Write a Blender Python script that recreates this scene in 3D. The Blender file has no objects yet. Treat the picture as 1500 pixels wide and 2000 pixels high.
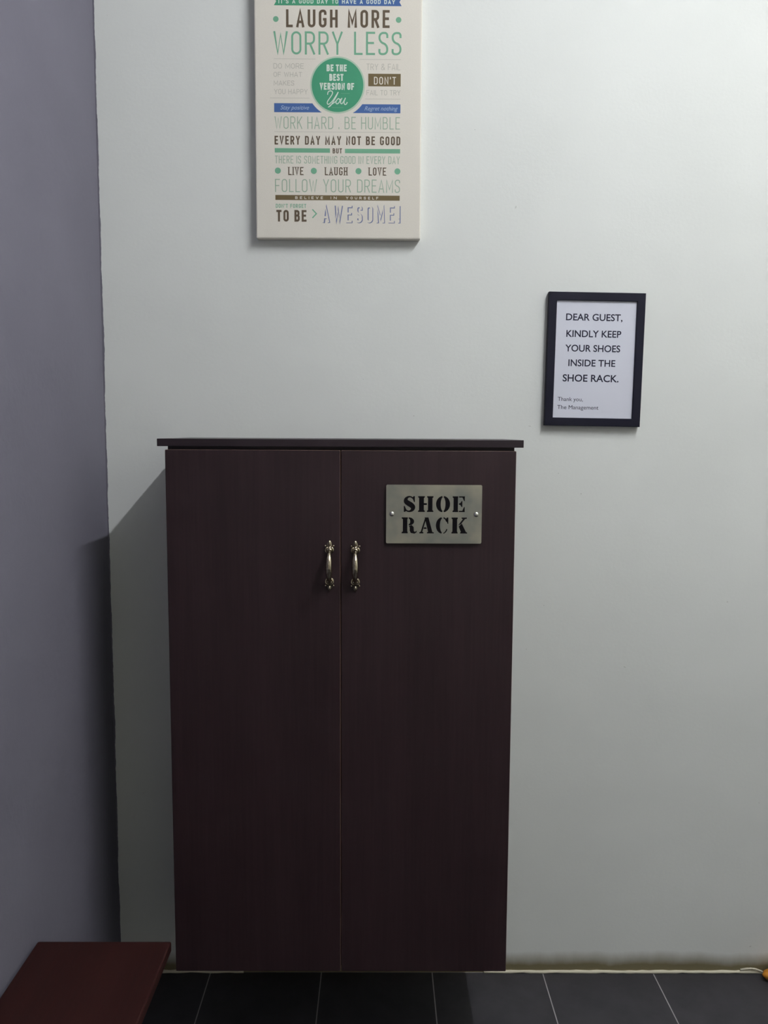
import bpy, bmesh, math, random
from mathutils import Vector, Matrix

random.seed(7)
S = bpy.context.scene
COL = S.collection

# ------------------------------------------------------------------ camera
F_PX, PITCH, YAW, ROLL, CAM_D, CAM_H = 1581.16, .0976, .0056, .0047, 2.065, 1.4572
cp, sp, cy, sy = math.cos(PITCH), math.sin(PITCH), math.cos(YAW), math.sin(YAW)
fwd = Vector((sy*cp, cy*cp, -sp)); rgt = Vector((cy, -sy, 0)); up = rgt.cross(fwd)
cr_, sr_ = math.cos(ROLL), math.sin(ROLL)
r2 = cr_*rgt + sr_*up; u2 = -sr_*rgt + cr_*up
cd = bpy.data.cameras.new('camera'); cam = bpy.data.objects.new('camera', cd); COL.objects.link(cam)
m = Matrix((r2, u2, -fwd)).transposed().to_4x4(); m.translation = Vector((0, -CAM_D, CAM_H)); cam.matrix_world = m
cd.sensor_fit = 'VERTICAL'; cd.sensor_height = 36; cd.sensor_width = 27; cd.lens = 36*F_PX/2000
cd.clip_start = .02
S.camera = cam

# ------------------------------------------------------------------ light and exposure
S.view_settings.view_transform = 'Standard'; S.view_settings.look = 'None'
S.view_settings.gamma = 1; S.view_settings.exposure = 0; S.view_settings.use_curve_mapping = False
W = bpy.data.worlds.new('world'); S.world = W; W.use_nodes = True
W.node_tree.nodes['Background'].inputs[0].default_value = (.8, .9, 1, 1)
W.node_tree.nodes['Background'].inputs[1].default_value = .0

TUBE_X, TUBE_Z, TUBE_Y0, TUBE_Y1, TUBE_POWER = 1.04, 3.20, -2.02, -.80, 332.0     # ceiling tube running away from the back wall
LIGHT_COLOR = (.965, .99, 1.02, 1)

# ------------------------------------------------------------------ materials
def rgb(r, g, b):
    f = lambda c: (c/255/12.92) if c/255 <= .04045 else ((c/255+.055)/1.055)**2.4
    return (f(r), f(g), f(b), 1)
def mat(name, color, rough=.6, metal=0., spec=.5):
    M = bpy.data.materials.new(name); M.use_nodes = True
    b = M.node_tree.nodes['Principled BSDF']
    b.inputs['Base Color'].default_value = color if len(color) == 4 else (*color, 1)
    b.inputs['Roughness'].default_value = rough; b.inputs['Metallic'].default_value = metal
    b.inputs['Specular IOR Level'].default_value = spec
    return M
class N:
    """small node-graph helper"""
    def __init__(s, M): s.t = M.node_tree; s.b = s.t.nodes['Principled BSDF']; s.c = s.t.nodes.new('ShaderNodeTexCoord')
    def new(s, k, **kw):
        n = s.t.nodes.new(k)
        for a, v in kw.items(): setattr(n, a, v)
        return n
    def link(s, a, b): s.t.links.new(a, b)
    def noise(s, scale, stretch=(1, 1, 1), detail=4, rough=.55):
        mp = s.new('ShaderNodeMapping'); mp.inputs['Scale'].default_value = stretch
        s.link(s.c.outputs['Object'], mp.inputs[0])
        n = s.new('ShaderNodeTexNoise'); n.inputs['Scale'].default_value = scale; n.inputs['Detail'].default_value = detail
        n.inputs['Roughness'].default_value = rough
        s.link(mp.outputs[0], n.inputs['Vector']); return n.outputs['Fac']
    def ramp(s, fac, stops):
        r = s.new('ShaderNodeValToRGB')
        while len(r.color_ramp.elements) < len(stops): r.color_ramp.elements.new(.5)
        for e, (p, c) in zip(r.color_ramp.elements, stops): e.position = p; e.color = c
        s.link(fac, r.inputs[0]); return r.outputs[0]
    def math(s, op, a, b=None, clamp=False):
        n = s.new('ShaderNodeMath', operation=op); n.use_clamp = clamp
        for i, v in enumerate((a, b)):
            if v is None: continue
            if isinstance(v, (int, float)): n.inputs[i].default_value = v
            else: s.link(v, n.inputs[i])
        return n.outputs[0]
    def mix(s, fac, a, b):
        n = s.new('ShaderNodeMix', data_type='RGBA')
        for sock, v in ((n.inputs[0], fac), (n.inputs[6], a), (n.inputs[7], b)):
            if isinstance(v, (int, float, tuple)): sock.default_value = v
            else: s.link(v, sock)
        return n.outputs[2]
    def xyz(s):
        n = s.new('ShaderNodeSeparateXYZ'); s.link(s.c.outputs['Object'], n.inputs[0]); return n.outputs
    def bump(s, h, strength, dist):
        n = s.new('ShaderNodeBump'); n.inputs['Strength'].default_value = strength; n.inputs['Distance'].default_value = dist
        s.link(h, n.inputs['Height']); s.link(n.outputs[0], s.b.inputs['Normal'])
    def color(s, c): s.link(c, s.b.inputs['Base Color'])
    def rough(s, c): s.link(c, s.b.inputs['Roughness'])

XW = -.697                      # left wall plane
LAV = (.163, .157, .195, 1)
# white painted plaster, lavender paint wandering over the corner, dirt line at its foot
M_wall = mat('white_plaster', (.74, .76, .73), .75, 0, .25); n = N(M_wall)
base = n.ramp(n.noise(2.2), [(.3, (.725, .74, .72, 1)), (.7, (.765, .78, .76, 1))])
x, y, z = n.xyz()
edge = n.math('ADD', n.math('MULTIPLY', n.math('SUBTRACT', n.noise(5, (0, 0, 1), 3), .5), .012), XW+.004)
edge = n.math('ADD', edge, n.math('MULTIPLY', n.math('SUBTRACT', n.noise(45, (0, 0, 1), 2), .5), .004))
lav = n.math('LESS_THAN', x, edge)
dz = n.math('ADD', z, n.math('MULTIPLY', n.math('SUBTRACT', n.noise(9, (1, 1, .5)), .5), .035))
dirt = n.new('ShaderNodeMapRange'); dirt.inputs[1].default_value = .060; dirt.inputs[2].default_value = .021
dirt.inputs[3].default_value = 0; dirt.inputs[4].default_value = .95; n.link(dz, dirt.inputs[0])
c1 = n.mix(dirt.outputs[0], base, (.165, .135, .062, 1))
speck = n.math('GREATER_THAN', n.noise(38, (1, 1, 1.6), 2), .765)
c2 = n.mix(n.math('MULTIPLY', speck, .35), c1, (.33, .32, .29, 1))
n.color(n.mix(lav, c2, LAV))
h = n.math('ADD', n.math('MULTIPLY', n.noise(3.5, (1, 1, 1), 2), .6), n.math('MULTIPLY', n.noise(120), .06))
n.bump(h, .35, .012)
M_lav = mat('lavender_plaster', LAV, .8, 0, .2); n = N(M_lav)
n.color(n.ramp(n.noise(3), [(.3, (.155, .149, .186, 1)), (.7, (.172, .166, .206, 1))]))
n.bump(n.noise(60), .12, .01)
M_plain = mat('plain_plaster', (.80, .79, .72), .85, 0, .2)
M_ceil = mat('ceiling_paint', (.86, .86, .82), .9, 0, .2)
# charcoal tiles
M_tile = mat('charcoal_tile', (.03, .03, .036), .5, 0, .4); n = N(M_tile)
x, y, z = n.xyz()
gx = n.math('ABSOLUTE', n.math('SUBTRACT', n.math('FRACT', n.math('DIVIDE', n.math('SUBTRACT', x, -.4521-.15-3.0), .3)), .5))
gy = n.math('ABSOLUTE', n.math('SUBTRACT', n.math('FRACT', n.math('DIVIDE', n.math('ADD', y, 6.15), .3)), .5))
g = n.math('LESS_THAN', n.math('MINIMUM', gx, gy), .0045)
tile = n.ramp(n.noise(14, (1, 1, 1), 6, .65), [(.3, (.027, .026, .031, 1)), (.72, (.042, .039, .046, 1))])
n.color(n.mix(g, tile, (.34, .32, .33, 1)))
n.rough(n.math('ADD', n.math('MULTIPLY', n.noise(20), .15), .42))
hb = n.math('SUBTRACT', n.math('MULTIPLY', n.noise(30, (1, 1, 1), 5), .3), n.math('MULTIPLY', g, .6))
n.bump(hb, .3, .004)
# dark veneer with faint vertical grain
def veneer(name, lo, hi, rough, axis):
    M = mat(name, hi, rough, 0, .36); n = N(M)
    st = {'z': (1, 1, .035), 'x': (.035, 1, 1), 'y': (1, .035, 1)}[axis]
    g1 = n.noise(170, st, 5, .6); g2 = n.noise(22, st, 3)
    f = n.math('ADD', n.math('MULTIPLY', g1, .55), n.math('MULTIPLY', g2, .45))
    n.color(n.ramp(f, [(.36, lo), (.66, hi)])); n.rough(n.math('ADD', n.math('MULTIPLY', g1, .12), rough-.06))
    n.bump(g1, .06, .002)
    return M
M_door = veneer('dark_wenge_veneer', (.018, .0078, .0102, 1), (.031, .015, .0185, 1), .5, 'z')
M_slab = veneer('dark_wenge_worktop', (.018, .011, .015, 1), (.030, .019, .025, 1), .42, 'x')
M_edge = mat('door_edge_banding', (.36, .22, .17), .5)
M_dark = mat('cabinet_inside', (.012, .009, .010), .7)
M_bench = veneer('red_brown_wood', (.018, .0042, .0038, 1), (.031, .0078, .0068, 1), .62, 'y')
M_bench.node_tree.nodes['Principled BSDF'].inputs['Specular IOR Level'].default_value = .18
M_brass = mat('antique_brass', (.42, .35, .24), .2, 1); n = N(M_brass)
n.color(n.ramp(n.noise(240), [(.35, (.30, .25, .17, 1)), (.65, (.62, .55, .43, 1))]))
M_steel = mat('brushed_steel', (.46, .45, .40), .36, 1); n = N(M_steel)
n.color(n.ramp(n.noise(12, (1, 1, 1), 3), [(.32, (.33, .345, .33, 1)), (.68, (.62, .585, .48, 1))]))  # grey-to-olive patches in the colour stand in for reflections on the plate
n.rough(n.math('ADD', n.math('MULTIPLY', n.noise(300, (.04, 1, 1), 3), .2), .30))
M_screw = mat('polished_screw', (.75, .74, .70), .2, 1)
M_cut = mat('cut_letter_black', (.006, .005, .0065), .8, 0, .1)
M_frame = mat('black_frame', (.010, .010, .020), .5, 0, .14)
M_paper = mat('white_paper', (.66, .67, .76), .6, 0, .5)
M_ink = mat('navy_black_ink', (.022, .021, .042), .8, 0, .2)
M_glass = None
M_canvas = mat('cream_canvas', (.66, .615, .53), .85, 0, .2); n = N(M_canvas)
n.color(n.ramp(n.noise(500, (1, 1, 1), 2), [(.3, (.71, .67, .60, 1)), (.7, (.76, .72, .645, 1))]))
n.bump(n.noise(700), .08, .001)
M_brown = mat('brown_print', (.11, .080, .050), .85)
M_olive = mat('olive_print', (.155, .112, .050), .85)
M_green = mat('green_print', (.055, .30, .165), .85)
M_green2 = mat('pale_green_print', (.17, .40, .26), .85)
M_green3 = mat('faint_green_print', (.33, .44, .33), .85)
M_grey = mat('faint_grey_print', (.49, .47, .41), .85)
M_blue = mat('blue_print', (.055, .125, .33), .85)
M_slate = mat('slate_blue_print', (.15, .18, .33), .85)
M_white = mat('white_print', (.66, .74, .66), .85)
M_pale = mat('pale_blue_print', (.35, .45, .62), .85)
M_ring = mat('pale_ring_print', (.45, .58, .45), .85)
M_caulk = mat('white_filler', (.68, .63, .50), .8)
M_orange = mat('orange_fabric', (.62, .24, .015), .75)

# ------------------------------------------------------------------ geometry helpers
def link(name, bm, mats, parent=None, smooth=False):
    me = bpy.data.meshes.new(name); bm.normal_update(); bm.to_mesh(me); bm.free()
    for k in (mats if isinstance(mats, (list, tuple)) else [mats]): me.materials.append(k)
    if smooth:
        for p in me.polygons: p.use_smooth = True
    o = bpy.data.objects.new(name, me); COL.objects.link(o)
    if parent: o.parent = parent
    return o
def box(bm, x0, x1, y0, y1, z0, z1, bev=0, mi=0):
    r = bmesh.ops.create_cube(bm, size=1)
    for v in r['verts']:
        v.co = Vector(((x0+x1)/2+v.co.x*(x1-x0), (y0+y1)/2+v.co.y*(y1-y0), (z0+z1)/2+v.co.z*(z1-z0)))
    fs = {f for v in r['verts'] for f in v.link_faces}
    for f in fs: f.material_index = mi
    if bev:
        es = list({e for v in r['verts'] for e in v.link_edges})
        q = bmesh.ops.bevel(bm, geom=es, offset=bev, segments=2, affect='EDGES', profile=.6)
        for f in q['faces']: f.material_index = mi
def boxmesh(name, dims, M, parent=None, bev=0):
    bm = bmesh.new(); box(bm, *dims, bev=bev); return link(name, bm, M, parent)
def empty(name, loc, label, cat, group=None):
    o = bpy.data.objects.new(name, None); COL.objects.link(o); o.location = loc; o.empty_display_size = .1
    o['label'] = label; o['category'] = cat
    if group: o['group'] = group
    return o
def struct(name, dims, M):
    o = boxmesh(name, dims, M); o['kind'] = 'structure'; return o
def poly(bm, pts, yv, mi=0):
    """flat polygon in the xz plane facing -y"""
    vs = [bm.verts.new((p[0], yv, p[1])) for p in pts]
    a = sum(pts[i][0]*pts[(i+1) % len(pts)][1]-pts[(i+1) % len(pts)][0]*pts[i][1] for i in range(len(pts)))
    if a < 0: vs.reverse()
    f = bm.faces.new(vs); f.material_index = mi; return f
def prism(bm, pts, y0, y1, mi=0):
    f = poly(bm, pts, y1, mi)
    r = bmesh.ops.extrude_face_region(bm, geom=[f])
    for v in [g for g in r['geom'] if isinstance(g, bmesh.types.BMVert)]: v.co.y = y0
    for g in r['geom']:
        if isinstance(g, bmesh.types.BMFace): g.material_index = mi
STROKE = 0
def ribbon(bm, pts, s, yv, mi=0, closed=False, widths=None):
    """flat stroke of width s along pts with mitred joints"""
    P = [Vector(p) for p in pts]; k = len(P); L = []; Rr = []
    for i in range(k):
        a = P[i-1] if (i > 0 or closed) else None
        b = P[(i+1) % k] if (i < k-1 or closed) else None
        d1 = (P[i]-a).normalized() if a is not None else None
        d2 = (b-P[i]).normalized() if b is not None else None
        if d1 is None: d1 = d2
        if d2 is None: d2 = d1
        n1 = Vector((-d1.y, d1.x)); n2 = Vector((-d2.y, d2.x)); mm = n1+n2
        mm = mm.normalized() if mm.length > 1e-6 else n1
        w = (widths[i] if widths else s)/2
        ln = w/max(.45, mm.dot(n1))
        L.append(bm.verts.new((P[i].x+mm.x*ln, yv, P[i].y+mm.y*ln))); Rr.append(bm.verts.new((P[i].x-mm.x*ln, yv, P[i].y-mm.y*ln)))
    global STROKE
    STROKE = (STROKE+1) % 5
    for i in range(k): L[i].co.y -= STROKE*8e-6+i*3e-6; Rr[i].co.y -= STROKE*8e-6+i*3e-6      # strokes laid over one another like ink
    for i in range(k if closed else k-1):
        j = (i+1) % k
        f = bm.faces.new((Rr[i], Rr[j], L[j], L[i])); f.material_index = mi
def fillet(pts, rad, closed=False, seg=6):
    out = []; k = len(pts)
    for i, p in enumerate(pts):
        r = p[2]*rad if len(p) > 2 else 0
        q = Vector(p[:2])
        if r <= 0 or (not closed and i in (0, k-1)): out.append(q); continue
        a = Vector(pts[i-1][:2]); b = Vector(pts[(i+1) % k][:2])
        da, db = a-q, b-q
        t = min(r, da.length*.5, db.length*.5)
        s0 = q+da.normalized()*t; s1 = q+db.normalized()*t
        for j in range(seg+1):
            u = j/seg
            # rounder than a plain quadratic
            c0 = s0.lerp(q, .5523); c1 = s1.lerp(q, .5523)
            out.append(s0*(1-u)**3+c0*3*u*(1-u)**2+c1*3*u*u*(1-u)+s1*u**3)
    res = [out[0]]
    for q in out[1:]:
        if (q-res[-1]).length > 1e-6: res.append(q)
    while closed and len(res) > 3 and (res[0]-res[-1]).length < 1e-5: res.pop()
    return res
def smooth_path(pts, seg=5):
    P = [Vector(p) for p in pts]; out = []
    for i in range(len(P)-1):
        a = P[max(i-1, 0)]; b = P[i]; c = P[i+1]; d = P[min(i+2, len(P)-1)]
        for j in range(seg):
            t = j/seg
            out.append(.5*((2*b)+(c-a)*t+(2*a-5*b+4*c-d)*t*t+(3*b-a-3*c+d)*t**3))
    out.append(P[-1]); return out
def disc(bm, cx, cz, rx, yv, mi=0, rz=None, k=48):
    rz = rz or rx
    poly(bm, [(cx+rx*math.cos(2*math.pi*i/k), cz+rz*math.sin(2*math.pi*i/k)) for i in range(k)], yv, mi)
def ball(bm, c, r, sx=1, sy_=1, sz=1, mi=0, seg=12):
    q = bmesh.ops.create_uvsphere(bm, u_segments=seg, v_segments=seg//2+2, radius=r)
    for v in q['verts']: v.co = Vector((c[0]+v.co.x*sx, c[1]+v.co.y*sy_, c[2]+v.co.z*sz))
    for f in {f for v in q['verts'] for f in v.link_faces}: f.material_index = mi
def tube(bm, pts, rads, seg=12, flat=1.0, mi=0):
    P = [Vector(p) for p in pts]; rings = []
    for i, p in enumerate(P):
        d = (P[min(i+1, len(P)-1)]-P[max(i-1, 0)]).normalized()
        a = Vector((1, 0, 0)); a = (a-d*a.dot(d))
        if a.length < .1: a = Vector((0, 1, 0)); a = a-d*a.dot(d)
        a.normalize(); b = d.cross(a)
        r = rads[i] if isinstance(rads, (list, tuple)) else rads
        rings.append([bm.verts.new(p+a*r*math.cos(2*math.pi*j/seg)+b*r*flat*math.sin(2*math.pi*j/seg)) for j in range(seg)])
    for i in range(len(P)-1):
        for j in range(seg):
            k = (j+1) % seg
            f = bm.faces.new((rings[i][j], rings[i][k], rings[i+1][k], rings[i+1][j])); f.material_index = mi
    for rg, rev in ((rings[0], True), (rings[-1], False)):
        f = bm.faces.new(list(reversed(rg)) if rev else rg); f.material_index = mi
    bmesh.ops.recalc_face_normals(bm, faces=bm.faces[:])

# ------------------------------------------------------------------ stroke alphabet (condensed capitals)
G = {
 'A': ([[(0, 0), (.5, 1), (1, 0)], [(.17, .27), (.83, .27)]], 1.08),
 'B': ([[(0, .53), (0, 1), (.92, 1, .9), (.92, .53, .9), (0, .53), (0, 0), (1, 0, .9), (1, .53, .9), (.3, .53)]], 1),
 'C': ([[(1, .68), (1, 1, 1), (0, 1, 1), (0, 0, 1), (1, 0, 1), (1, .32)]], 1),
 'D': ([[(0, 0), (0, 1), (1, 1, 1), (1, 0, 1), 'c']], 1),
 'E': ([[(1, 1), (0, 1), (0, 0), (1, 0)], [(0, .52), (.85, .52)]], .86),
 'F': ([[(1, 1), (0, 1), (0, 0)], [(0, .5), (.85, .5)]], .86),
 'G': ([[(1, .74), (1, 1, 1), (0, 1, 1), (0, 0, 1), (1, 0, 1), (1, .45), (.55, .45)]], 1),
 'H': ([[(0, 0), (0, 1)], [(1, 0), (1, 1)], [(0, .5), (1, .5)]], 1),
 'I': ([[(.5, 0), (.5, 1)]], .0),
 'K': ([[(0, 0), (0, 1)], [(1, 1), (0, .38)], [(.35, .58), (1, 0)]], 1),
 'L': ([[(0, 1), (0, 0), (1, 0)]], .8),
 'M': ([[(0, 0), (0, 1), (.5, .22), (1, 1), (1, 0)]], 1.3),
 'N': ([[(0, 0), (0, 1), (1, 0), (1, 1)]], 1.05),
 'O': ([[(0, 0, 1), (0, 1, 1), (1, 1, 1), (1, 0, 1), 'c']], 1),
 'P': ([[(0, 0), (0, 1), (1, 1, 1), (1, .45, 1), (0, .45)]], .95),
 'R': ([[(0, 0), (0, 1), (1, 1, 1), (1, .47, 1), (0, .47)], [(.5, .47), (1, 0)]], 1),
 'S': ([[(1, .76), (1, 1, 1), (0, 1, 1), (0, .57, 1), (1, .45, 1), (1, 0, 1), (0, 0, 1), (0, .24)]], .95),
 'T': ([[(0, 1), (1, 1)], [(.5, 1), (.5, 0)]], .95),
 'U': ([[(0, 1), (0, 0, 1), (1, 0, 1), (1, 1)]], 1),
 'V': ([[(0, 1), (.5, 0), (1, 1)]], 1.05),
 'W': ([[(0, 1), (.26, 0), (.5, .9), (.74, 0), (1, 1)]], 1.5),
 'Y': ([[(0, 1), (.5, .45), (1, 1)], [(.5, .45), (.5, 0)]], 1.05),
 "'": ([[(.5, 1), (.5, .78)]], 0), '.': ([[(.5, 0), (.5, .09)]], 0),
 '!': ([[(.5, 1), (.5, .26)], [(.5, 0), (.5, .1)]], 0),
 '&': ([[(1, 0), (.15, .72), (.15, 1, 1), (.75, 1, 1), (.75, .72, .6), (0, .4, .7), (0, 0, 1), (.75, 0, 1), (1, .45)]], 1.1),
}
def lettering(bm, text, x0, x1, z0, z1, s, yv, mi=0, serif=False, gap=.36, space=.75, dx=0, dz=0):
    """fit a line of capitals into the box x0..x1, z0..z1"""
    H = z1-z0; ws = []
    for ch in text: ws.append(space if ch == ' ' else G[ch][1])
    gaps = len(text)-1
    inner = (x1-x0) - s*sum(1 for c in text if c != ' ')
    k = inner/(sum(ws)+gap*gaps)
    cx = x0
    for ch, w in zip(text, ws):
        if ch == ' ': cx += w*k+gap*k; continue
        gw = w*k
        for path in G[ch][0]:
            closed = path[-1] == 'c'
            pp = [p for p in path if p != 'c']
            q = [(cx+s/2+p[0]*gw+dx, z0+s/2+p[1]*(H-s)+dz, *p[2:]) for p in pp]
            rad = max(gw, .2*H)*.5
            def ext(q, e):           # let open ends reach the box
                a, b = Vector(q[e][:2]), Vector(q[1 if e == 0 else -2][:2])
                if abs(a.x-b.x) < 1e-7 or abs(a.y-b.y) < 1e-7 or pp[e][1] in (0, 1):
                    a = a+(a-b).normalized()*s*.5
                return (a.x, a.y)
            if not closed and ch not in 'CGS':
                q[0], q[-1] = ext(q, 0), ext(q, -1)
            ribbon(bm, fillet(q, rad, closed), s, yv, mi, closed)
            if serif and not closed and ch not in 'CGS':
                for e in (0, -1):
                    if pp[e][1] in (0, 1):
                        zz = z0+s*.25 if pp[e][1] == 0 else z1-s*.25
                        xx = cx+s/2+pp[e][0]*gw+dx
                        ribbon(bm, [(xx-s*1.05, zz), (xx+s*1.05, zz)], s*.5, yv, mi)
        cx += gw+s+gap*k

def text_mesh(bm, body, x0, x1, z0, z1, yv, mi=0, bold=0., shear=0., ztop_caps=True):
    """built-in letterforms, converted to flat faces and fitted to a box (z0 = baseline, z1 = cap height)"""
    cu = bpy.data.curves.new('words', 'FONT'); cu.body = body; cu.offset = bold; cu.shear = shear; cu.resolution_u = 4
    o = bpy.data.objects.new('words', cu); COL.objects.link(o)
    dg = bpy.context.evaluated_depsgraph_get(); me = bpy.data.meshes.new_from_object(o.evaluated_get(dg))
    ref = bpy.data.curves.new('cap', 'FONT'); ref.body = 'H'; ro = bpy.data.objects.new('cap', ref); COL.objects.link(ro)
    dg = bpy.context.evaluated_depsgraph_get(); rm = bpy.data.meshes.new_from_object(ro.evaluated_get(dg))
    ch = max(v.co.y for v in rm.vertices)
    xa = min(v.co.x for v in me.vertices); xb = max(v.co.x for v in me.vertices)
    kx = (x1-x0)/(xb-xa); kz = (z1-z0)/ch
    vs = [bm.verts.new((x0+(v.co.x-xa)*kx, yv, z0+v.co.y*kz)) for v in me.vertices]
    for p in me.polygons:
        try: f = bm.faces.new([vs[i] for i in p.vertices]); f.material_index = mi
        except ValueError: pass
    for ob, c in ((o, cu), (ro, ref)): bpy.data.objects.remove(ob); bpy.data.curves.remove(c)
    bpy.data.meshes.remove(me); bpy.data.meshes.remove(rm)
def face_front(bm):
    for f in bm.faces:
        f.normal_update()
        if f.normal.y > 0: f.normal_flip()

# ------------------------------------------------------------------ room shell
XR, YB, ZC = 2.3, -3.9, 3.26
struct('floor', (XW-.1, XR+.1, YB-.1, .1, -.1, 0), M_tile)
struct('ceiling', (XW-.1, XR+.1, YB-.1, .1, ZC, ZC+.1), M_ceil)
struct('wall_back', (XW-.1, XR+.1, 0, .1, 0, ZC), M_wall)
struct('wall_left', (XW-.1, XW, YB, 0, 0, ZC), M_lav)
struct('wall_right', (XR, XR+.1, YB, 0, 0, ZC), M_plain)
struct('wall_front', (XW-.1, XR+.1, YB-.1, YB, 0, ZC), M_plain)
# ragged line of white filler where the wall meets the tiles, peeling up near its right end
bm = bmesh.new()
for xa, xb in ((XW+.01, -.36), (.288, 1.05)):
    pts = []; rad = []; xx = xa
    while xx < xb:
        pts.append((xx, -.002, .0035+random.uniform(-.0008, .0008))); rad.append(.0042+random.uniform(-.0009, .0009)); xx += .018
    tube(bm, pts, rad, 8)
tube(bm, smooth_path([(.985, -.004, .011), (1.005, -.006, .016), (1.022, -.007, .0155), (1.036, -.006, .010), (1.047, -.004, .004)], 4), .0024, 8)
o = link('trim_1', bm, M_caulk, None, True); o['kind'] = 'structure'

# ------------------------------------------------------------------ shoe cabinet
CY = -.31                                   # door fronts
L0, L1, SEAM, RR = -.4643, -.0854, -.0833, .2960
ZB, ZT = .2208, 1.4188
cab = empty('shoe_cabinet', ((L0+RR)/2, -.155, ZB), 'tall dark wenge two-door shoe cabinet fixed on the white wall', 'cabinet')
def under(o, root):
    o.parent = root; o.matrix_parent_inverse = Matrix.Translation(-root.location); return o
bm = bmesh.new(); t = .018; yb = CY+.019
a, b = L0+.0015, RR-.0015
box(bm, a, a+t, yb, -.001, ZB+.002, 1.4262, .0006); box(bm, b-t, b, yb, -.001, ZB+.002, 1.4262, .0006)
box(bm, a+t, b-t, yb, -.001, ZB+.002, ZB+.02); box(bm, a+t, b-t, yb, -.001, 1.4082, 1.4262)
box(bm, a+t, b-t, -.009, -.001, ZB+.02, 1.4082)
for zz in (.5, .78, 1.06): box(bm, a+t, b-t, yb+.03, -.009, zz, zz+.016)
under(link('carcass', bm, M_slab), cab)
under(boxmesh('top_panel', (-.4803, .3110, CY-.003, -.001, 1.4262, 1.4426), M_slab, None, .0012), cab)
def door(x0, x1):
    bm = bmesh.new(); box(bm, x0, x1, CY, CY+.018, ZB, ZT, .0016)
    bm.normal_update()
    for f in bm.faces:
        if f.normal.y > -.95: f.material_index = 1
    return under(link('door', bm, [M_door, M_edge]), cab)
dl = door(L0, L1); dr = door(SEAM, RR)
dl['label'] = 'left door'; dr['label'] = 'right door behind the steel plate'

def handle_mesh():
    bm = bmesh.new()
    # leaf finials with a raised rib, scrolls, cupped collars, bowed grip
    for sgn in (1, -1):
        e = [(0, .0580), (.0026, .0545), (.0050, .0500), (.0056, .0465), (.0044, .0430), (.0075, .0440), (.0098, .0455), (.0100, .0430),
             (.0080, .0405), (.0066, .0385), (.0086, .0350), (.0092, .0318), (.0070, .0285), (.0040, .0262), (0, .0255)]
        pts = [(x, z*sgn) for x, z in e]+[(-x, z*sgn) for x, z in reversed(e[1:-1])]
        prism(bm, pts, 0, -.0022)
        tube(bm, [(0, -.0022, sgn*.0575), (0, -.0038, sgn*.0540), (0, -.0048, sgn*.0490), (0, -.0040, sgn*.0435)], [.0007, .0026, .0034, .0022], 10, .7)
        for sx in (1, -1):
            ball(bm, (sx*.0088, -.0028, sgn*.0440), .0023)
            tube(bm, smooth_path([(sx*.0030, -.003, sgn*.0405), (sx*.0066, -.0042, sgn*.0395), (sx*.0086, -.0042, sgn*.0350), (sx*.0068, -.0036, sgn*.0295)], 4), .0017, 8)
        ball(bm, (0, -.0045, sgn*.0350), .0072, 1, .75, .72)
        ball(bm, (0, -.0085, sgn*.0315), .0056, 1, .9, .8)
    n_ = 26; pts = []; rad = []
    for i in range(n_+1):
        u = i/n_; zz = .034-.068*u; s_ = math.sin(math.pi*u)
        pts.append((0, -.008-.0195*s_**.75, zz))
        k = abs(2*u-1)
        rad.append(.0036+.0037*(1-k**2.2) if k < .86 else .0040)
    tube(bm, pts, rad, 14)
    for zz in (.0268, -.0268): ball(bm, (0, -.0150, zz), .0052, 1, .9, .55)
    bmesh.ops.recalc_face_normals(bm, faces=bm.faces[:])
    return bm
hz = 1.1670
h1 = link('handle', handle_mesh(), M_brass, None, True); h1.location = (-.1090, CY, hz)
h2 = h1.copy(); COL.objects.link(h2); h2.location = (-.0523, CY, hz-.0008)
for h_, d_ in ((h1, dl), (h2, dr)):
    h_.parent = d_; h_['label'] = 'antique brass bow handle'

# ------------------------------------------------------------------ steel name plate on the right door
PX0, PX1, PZ0, PZ1, PY = .0145, .2223, 1.2175, 1.3454, CY-.006
bm = bmesh.new()
rr = fillet([(PX0, PZ0, 1), (PX1, PZ0, 1), (PX1, PZ1, 1), (PX0, PZ1, 1)], .003, True, 4)
prism(bm, [(p.x, p.y) for p in rr], PY+.0016, PY)
bmesh.ops.recalc_face_normals(bm, faces=bm.faces[:])
plate = under(link('name_plate', bm, M_steel), cab); plate['label'] = 'brushed steel name plate with stencil letters'
for sx, sz in ((.0268, 1.2816), (.2100, 1.2812)):
    bm = bmesh.new(); tube(bm, [(sx, CY, sz), (sx, PY-.0005, sz)], .0030, 16)
    ball(bm, (sx, PY-.0005, sz), .0058, 1, .62, 1, 0, 16)
    link('dome_screw', bm, M_screw, None, True).parent = plate

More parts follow.
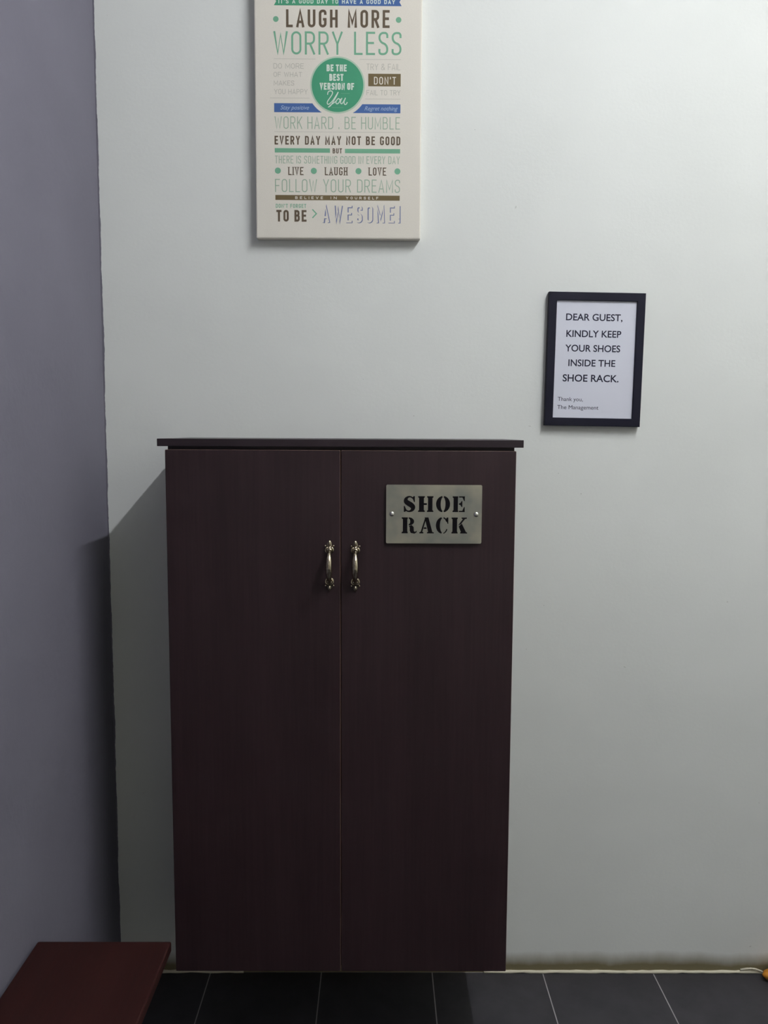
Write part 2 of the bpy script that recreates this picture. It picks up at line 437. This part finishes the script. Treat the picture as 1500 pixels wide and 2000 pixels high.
def stencil(bm, ch, x0, x1, z0, z1, yv):
    w, h_ = x1-x0, z1-z0
    P = lambda pts: poly(bm, [(x0+a*w, z0+b*h_) for a, b in pts], yv)
    def stem(a, b, sl=.06, sr=.06):
        P([(a-sl, 0), (b+sr, 0), (b+sr, .07), (b, .12), (b, .88), (b+sr, .93), (b+sr, 1), (a-sl, 1), (a-sl, .93), (a, .88), (a, .12), (a-sl, .07)])
    def arc(cx, cz, rx, rz, a0, a1, k=14):
        return [(cx+rx*math.cos(math.radians(a0+(a1-a0)*i/k)), cz+rz*math.sin(math.radians(a0+(a1-a0)*i/k))) for i in range(k+1)]
    def crescent(cx, cz, rx, rz, ix, iz, a0, a1):
        o_ = arc(cx, cz, rx, rz, a0, a1); i_ = arc(cx, cz, ix, iz, a0, a1)
        for k in range(len(o_)-1): P([o_[k], o_[k+1], i_[k+1], i_[k]])
    if ch == 'H':
        stem(.07, .38); stem(.64, .93); P([(.38, .44), (.57, .44), (.57, .56), (.38, .56)])
    elif ch == 'O':
        crescent(.5, .5, .5, .52, .17, .44, 98, 262); crescent(.5, .5, .5, .52, .17, .44, -82, 82)
    elif ch == 'E':
        stem(.08, .44, .08, .02)
        P([(.52, 1), (1, 1), (1, .70), (.94, .70), (.80, .92), (.52, .92)])
        P([(.52, 0), (1, 0), (1, .32), (.94, .32), (.80, .08), (.52, .08)])
        P([(.52, .46), (.62, .46), (.74, .32), (.80, .32), (.80, .70), (.74, .70), (.62, .56), (.52, .56)])
    elif ch == 'S':
        path = smooth_path([(.80, .86), (.62, .955), (.40, .95), (.22, .83), (.22, .66), (.42, .54), (.64, .44), (.80, .30), (.74, .13), (.54, .045), (.34, .05), (.16, .14)], 4)
        wd = []
        for i in range(len(path)):
            u = i/(len(path)-1); wd.append(.08+.24*math.exp(-((u-.5)/.22)**2)+.06*math.exp(-((u-.33)/.1)**2)+.06*math.exp(-((u-.66)/.1)**2))
        q = [Vector((x0+p.x*w, z0+p.y*h_)) for p in path]
        ribbon(bm, q, 1, yv, 0, False, [k*h_ for k in wd])
        P([(.86, 1), (.97, 1), (.97, .62), (.90, .62), (.80, .80), (.72, .90)]); P([(.02, 0), (.13, 0), (.28, .10), (.20, .20), (.10, .38), (.02, .38)])
    elif ch == 'R':
        stem(.08, .38, .08, .03)
        crescent(.47, .745, .36, .255, .10, .17, -90, 90)
        P([(.47, .44), (.66, .52), (.80, .40), (.82, .14), (.90, .09), (1, .18), (1, .06), (.86, -.02), (.62, .02), (.54, .16), (.54, .38)])
    elif ch == 'A':
        P([(-.04, 0), (.26, 0), (.26, .07), (.18, .10), (.44, .86), (.38, .98), (.06, .10), (-.04, .07)])
        P([(.34, 1), (.62, 1), (.92, .08), (1.02, .07), (1.02, 0), (.52, 0), (.52, .07), (.60, .10)])
        P([(.26, .28), (.50, .28), (.47, .38), (.30, .38)])
    elif ch == 'C':
        crescent(.52, .5, .52, .52, .20, .44, 100, 260)
        crescent(.56, .5, .40, .52, .28, .44, 30, 84); crescent(.56, .5, .40, .52, .30, .46, -84, -28)
        P([(.86, 1), (.98, 1), (.98, .60), (.92, .60), (.84, .76), (.78, .90)])
    elif ch == 'K':
        stem(.08, .38, .06, .04)
        P([(.44, .50), (.74, .90), (.66, .93), (.66, 1), (1, 1), (1, .93), (.88, .90), (.62, .58)])
        P([(.48, .44), (.68, .62), (.96, .08), (1.03, .07), (1.03, 0), (.58, 0), (.58, .07), (.62, .10)])
bm = bmesh.new(); yv = PY-.0003
def cells(x0, x1, fr): return [(x0+(x1-x0)*a, x0+(x1-x0)*b) for a, b in fr]
for ch, (a, b) in zip('SHOE', cells(.0522, .1850, [(0, .19), (.235, .49), (.53, .76), (.80, 1)])): stencil(bm, ch, a, b, 1.2865, 1.3208, yv)
for ch, (a, b) in zip('RACK', cells(.0483, .1900, [(0, .23), (.28, .49), (.525, .72), (.76, 1)])): stencil(bm, ch, a, b, 1.2396, 1.2746, yv)
link('stencil_lettering', bm, M_cut).parent = plate

# ------------------------------------------------------------------ canvas print
CX0, CX1, CZ0, CZ1, CYF = -.3042, .0973, 1.9305, 2.5360, -.024
pr = empty('canvas_print', ((CX0+CX1)/2, 0, CZ0), 'cream canvas wall print of green, brown and blue slogans above the cabinet', 'wall art')
under(boxmesh('canvas', (CX0, CX1, CYF, -.001, CZ0, CZ1), M_canvas, None, .003), pr)
K = (CX1-CX0)/(320.4*4.1667)                 # metres per unit on the print
def U(x): return CX0+(x-85)*K*.9915
ZREF = 1.9305
ZT0 = 2.4838
def V1(yc): return ZT0-(yc/4.1667)*(ZT0-ZREF)/465.8*(1+.00003*(465.8-yc/4.1667))     # measured down from the photo's top
def V2(yc): return V1(yc+230*4.1667)
yI = CYF-.00012
mats_print = [M_brown, M_green, M_green2, M_green3, M_grey, M_blue, M_slate, M_white, M_olive, M_pale, M_ring, M_canvas]
BR, GR, G2, G3, GY, BL, SL, WH, OL, PB, RG, CV = range(12)
def rect(bm, x0, x1, za, zb, mi, yv=yI): poly(bm, [(x0, za), (x1, za), (x1, zb), (x0, zb)], yv, mi)
# ribbon banner
bm = bmesh.new()
zt, zb = V1(-18), V1(45)
poly(bm, [(U(243), zb), (U(762), zb), (U(762), zt), (U(243), zt), (U(262), (zt+zb)/2)], yI, GR)
poly(bm, [(U(762), zb), (U(1266), zb), (U(1248), (zt+zb)/2), (U(1266), zt), (U(762), zt)], yI, BL)
lettering(bm, "IT'S A GOOD DAY TO", U(280), U(758), V1(30), V1(-4), .0019, yI-.0002, WH, gap=.5)
lettering(bm, "HAVE A GOOD DAY", U(788), U(1212), V1(30), V1(-4), .0019, yI-.0002, WH, gap=.5)
face_front(bm); under(link('ribbon_banner', bm, mats_print), pr)
# slogans
bm = bmesh.new()
lettering(bm, 'LAUGH MORE', U(340), U(1170), V1(217), V1(76), .0060, yI, BR, gap=.66, space=.6)
lettering(bm, 'WORRY LESS', U(238), U(1266), V1(432), V1(248), .0047, yI, G2, gap=.42, space=.55)
for px in (258, 1242): disc(bm, U(px), V1(153), 22*K, yI, G2)
for a, b, yy in ((240, 575, 467), (930, 1262, 467), (205, 525, 781), (975, 1262, 785)): rect(bm, U(a), U(b), V1(yy+1.5), V1(yy-1.5), GY)
for tx, a, b, z0, z1 in (('DO MORE', 236, 480, 545, 503), ('OF WHAT', 236, 466, 611, 572), ('MAKES', 238, 402, 680, 641), ('YOU HAPPY', 240, 510, 750, 709),
                         ('TRY & FAIL', 985, 1258, 552, 501), ('FAIL TO TRY', 986, 1260, 754, 712)):
    lettering(bm, tx, U(a), U(b), V1(z0), V1(z1), .00125, yI, GY, gap=.28, space=.5)
rect(bm, U(1000), U(1262), V1(682), V1(581), OL)
lettering(bm, "DON'T", U(1046), U(1224), V1(668), V1(606), .0022, yI-.0002, CV, gap=.55)
lettering(bm, 'WORK HARD . BE HUMBLE', U(242), U(1258), V1(1031), V1(930), .0021, yI, G3, gap=.42, space=.42)
rect(bm, U(240), U(1262), V2(98.5), V2(95.5), GY)
lettering(bm, 'EVERY DAY MAY NOT BE GOOD', U(240), U(1262), V2(202), V2(130), .0034, yI, BR, gap=.62, space=.75)
rect(bm, U(241), U(690), V2(267), V2(231), G2); rect(bm, U(812), U(1261), V2(269), V2(233), G2)
lettering(bm, 'BUT', U(712), U(788), V2(272), V2(230), .0022, yI, BR, gap=.5)
lettering(bm, 'THERE IS SOMETHING GOOD IN EVERY DAY', U(242), U(1258), V2(357), V2(293), .0017, yI, G3, gap=.42, space=.5)
for px in (265, 558, 922, 1240): disc(bm, U(px), V2(417), 24*K, yI, G2)
for tx, a, b in (('LIVE', 350, 472), ('LAUGH', 648, 832), ('LOVE', 1005, 1146)):
    lettering(bm, tx, U(a), U(b), V2(453), V2(386), .0026, yI, BR, serif=True, gap=.55)
lettering(bm, 'FOLLOW YOUR DREAMS', U(241), U(1262), V2(595), V2(486), .0023, yI, G3, gap=.4, space=.55)
rect(bm, U(243), U(1260), V2(661), V2(619), OL)
lettering(bm, 'BELIEVE', U(405), U(632), V2(652), V2(630), .0012, yI-.0002, CV, gap=1.1)
lettering(bm, 'IN', U(695), U(745), V2(652), V2(630), .0012, yI-.0002, CV, gap=1.1)
lettering(bm, 'YOURSELF', U(820), U(1085), V2(652), V2(630), .0012, yI-.0002, CV, gap=1.1)
lettering(bm, "DON'T FORGET", U(246), U(495), V2(727), V2(693), .0015, yI, G2, gap=.5, space=.7)
lettering(bm, 'TO BE', U(250), U(497), V2(842), V2(744), .0050, yI, BR, gap=.55, space=.6)
ribbon(bm, [(U(545), V2(738)), (U(578), V2(774)), (U(545), V2(810))], .0028, yI, G2)
# shaded letters: slate edges showing behind cream ones
lettering(bm, 'AWESOME!', U(630), U(1268), V2(852), V2(706), .0058, yI, SL, gap=.75)
lettering(bm, 'AWESOME!', U(630), U(1268), V2(852), V2(706), .0050, yI-.0002, CV, gap=.75, dx=-.0022, dz=.0014)
face_front(bm); under(link('printed_slogans', bm, mats_print), pr)
# blue bars with the circle's cream surround cut out of them
cxc, czc, R0 = U(752), V1(674), 209*K
def side_bar(xa, sgn, z0, z1, word, wa, wb):
    Rg = 246*K; arc_pts = []
    for i in range(13):
        zz = z0+(z1-z0)*i/12; arc_pts.append((cxc+sgn*math.sqrt(max(Rg*Rg-(zz-czc)**2, 0)), zz))
    bm = bmesh.new(); poly(bm, [(xa, z1), (xa, z0)]+arc_pts, yI, BL); face_front(bm)
    bar = under(link('blue_bar', bm, mats_print), pr)
    bm = bmesh.new(); text_mesh(bm, word, U(wa), U(wb), z0+(z1-z0)*.30, z0+(z1-z0)*.76, yI-.0002, PB, .004, .35); face_front(bm)
    link('script_words', bm, mats_print).parent = bar
side_bar(U(239), -1, V1(896), V1(823), 'Stay positive', 290, 522)
side_bar(U(1261), 1, V1(899), V1(827), 'Regret nothing', 970, 1240)
# round badge
bm = bmesh.new()
disc(bm, cxc, czc, R0*1.05, yI, RG, None, 64); disc(bm, cxc, czc, R0*.99, yI-.0002, GR, None, 64)
for tx, a, b, z0, z1 in (('BE THE', 664, 826, 565, 510), ('BEST', 686, 800, 641, 585), ('VERSION OF', 608, 886, 713, 657)):
    lettering(bm, tx, U(a), U(b), V1(z0), V1(z1), .0034, yI-.0004, WH, gap=.42, space=.45)
def SC(p): return (U((600+p[0]/12.5-480)*4.1667), V1((100+p[1]/12.5)*4.1667))
for path in ([(515, 1010), (530, 940), (590, 915), (635, 945), (620, 1010), (560, 1100), (510, 1180), (515, 1235), (560, 1230), (640, 1150), (700, 1060), (775, 940)],
             [(775, 940), (720, 1060), (650, 1180), (590, 1270), (540, 1305), (600, 1250), (680, 1195), (735, 1150)],
             [(765, 1105), (722, 1165), (725, 1220), (760, 1225), (802, 1180), (812, 1130), (785, 1103), (765, 1105)], [(812, 1130), (850, 1108)],
             [(865, 1085), (832, 1165), (836, 1215), (870, 1218), (930, 1120), (950, 1080)], [(950, 1080), (915, 1180), (930, 1240), (965, 1235), (995, 1185)]):
    ribbon(bm, smooth_path([SC(p) for p in path], 5), .0021, yI-.0004, WH)
for a, b, yy in ((780, 850, 742), (705, 800, 856)): rect(bm, U(a), U(b), V1(yy+1.3), V1(yy-1.3), G2, yI-.0004)
face_front(bm); under(link('round_badge', bm, mats_print), pr)

# ------------------------------------------------------------------ framed notice
FW, FH = .2406, .3302
fr = empty('framed_notice', (.5371, 0, 1.6412), 'black framed white paper notice hung slightly tilted on the wall', 'framed sign')
bm = bmesh.new(); bw = .0202; yf = -.0165
def ring_prism(x0, x1, z0, z1, b, y0, y1):
    O = [(x0, z0), (x1, z0), (x1, z1), (x0, z1)]; I = [(x0+b, z0+b), (x1-b, z0+b), (x1-b, z1-b), (x0+b, z1-b)]
    for i in range(4):
        j = (i+1) % 4; prism(bm, [O[i], O[j], I[j], I[i]], y0, y1)
ring_prism(-FW/2, FW/2, -FH/2, FH/2, bw, -.001, yf)
bmesh.ops.remove_doubles(bm, verts=bm.verts[:], dist=1e-5); bmesh.ops.recalc_face_normals(bm, faces=bm.faces[:])
bmesh.ops.bevel(bm, geom=[e for e in bm.edges if all(abs(v.co.y-yf) < 1e-5 for v in e.verts)], offset=.0008, segments=1, affect='EDGES')
link('frame', bm, M_frame, fr)
boxmesh('paper', (-FW/2+.018, FW/2-.018, -.0115, -.010, -FH/2+.018, FH/2-.018), M_paper, fr)
# the words, measured on the paper (origin at the frame's centre)
def T(tx, cx, wd, base, cap, bold):
    bm = bmesh.new(); text_mesh(bm, tx, cx-wd/2, cx+wd/2, base, base+cap, -.01162, 0, bold); face_front(bm)
    link('printed_line', bm, M_ink, fr)
kf = FW/1108.                                # metres per crop unit across the notice
fcx = lambda x, yc: (x-(766-(yc-124)*.0335*1.0))*kf
for tx, a, b, base, cap, bold in (('DEAR GUEST,', 408, 1058, 449, 76, .016), ('KINDLY KEEP', 412, 1045, 642, 76, .016), ('YOUR SHOES', 400, 1035, 812, 76, .016),
                                  ('INSIDE THE', 437, 980, 984, 76, .016), ('SHOE RACK.', 372, 1020, 1165, 80, .018), ('Thank you,', 316, 608, 1398, 46, 0), ('The Management', 312, 790, 1494, 46, 0)):
    xa, xb = fcx(a, base), fcx(b, base)
    zz = FH/2-(base-124)*FH/1568.
    T(tx, (xa+xb)/2, xb-xa, zz, cap*kf*.97, bold)
fr.rotation_euler = (0, math.radians(.75), 0)

# ------------------------------------------------------------------ low wooden bench in the left foreground
BX0, BX1, BY1, BY0, BZ = -.6895, -.4185, -.5115, -1.28, .4275
be = empty('wooden_bench', ((BX0+BX1)/2, (BY0+BY1)/2, 0), 'low reddish brown wooden bench beside the lavender wall', 'bench')
bm = bmesh.new(); box(bm, BX0, BX1, BY0, BY1, BZ-.021, BZ, .004)
under(link('seat', bm, M_bench), be)
for lx in (BX0+.04, BX1-.085):
    for ly in (BY0+.05, BY1-.10):
        bm = bmesh.new(); box(bm, lx, lx+.04, ly, ly+.04, 0, BZ-.021, .003); under(link('leg', bm, M_bench), be)
bm = bmesh.new()
for lx in (BX0+.05, BX1-.073): box(bm, lx, lx+.018, BY0+.09, BY1-.10, BZ-.081, BZ-.021, .002)
under(link('apron', bm, M_bench), be)

# ------------------------------------------------------------------ orange cloth at the foot of the wall, far right
bm = bmesh.new()
q = bmesh.ops.create_uvsphere(bm, u_segments=28, v_segments=16, radius=1)
for v in q['verts']:
    c = v.co.copy(); k = 1+.10*math.sin(5*c.x+3*c.z)+.07*math.sin(9*c.y+4*c.x)
    v.co = Vector((1.098+.060*c.x*k, -.034+.026*c.y*k, max(.0008, .018+.021*c.z*k)))
o = link('floor_cloth', bm, M_orange, None, True); o['label'] = 'small orange cloth on the tiles at the foot of the wall, right edge'; o['category'] = 'cloth'

# ------------------------------------------------------------------ the room's lamp: a tube on the ceiling, above the photograph's frame
M_lamp = bpy.data.materials.new('lit_tube'); M_lamp.use_nodes = True
bs = M_lamp.node_tree.nodes['Principled BSDF']; bs.inputs['Base Color'].default_value = (.8, .8, .8, 1)
bs.inputs['Emission Color'].default_value = LIGHT_COLOR; bs.inputs['Emission Strength'].default_value = TUBE_POWER
M_batten = mat('white_batten', (.7, .7, .68), .5)
tl = empty('tube_light', (TUBE_X, (TUBE_Y0+TUBE_Y1)/2, ZC), 'lit white tube light on the ceiling, running away from the white wall', 'lamp')
bm = bmesh.new(); tube(bm, [(TUBE_X, TUBE_Y0, TUBE_Z), (TUBE_X, TUBE_Y1, TUBE_Z)], .014, 16)
under(link('tube', bm, M_lamp, None, True), tl)
bm = bmesh.new(); box(bm, TUBE_X-.02, TUBE_X+.02, TUBE_Y0-.02, TUBE_Y1+.02, ZC-.03, ZC, .003); under(link('batten', bm, M_batten), tl)
for yy in (TUBE_Y0, TUBE_Y1):
    bm = bmesh.new(); box(bm, TUBE_X-.016, TUBE_X+.016, yy-.012, yy+.012, TUBE_Z-.018, ZC-.03, .003); under(link('end_holder', bm, M_batten), tl)
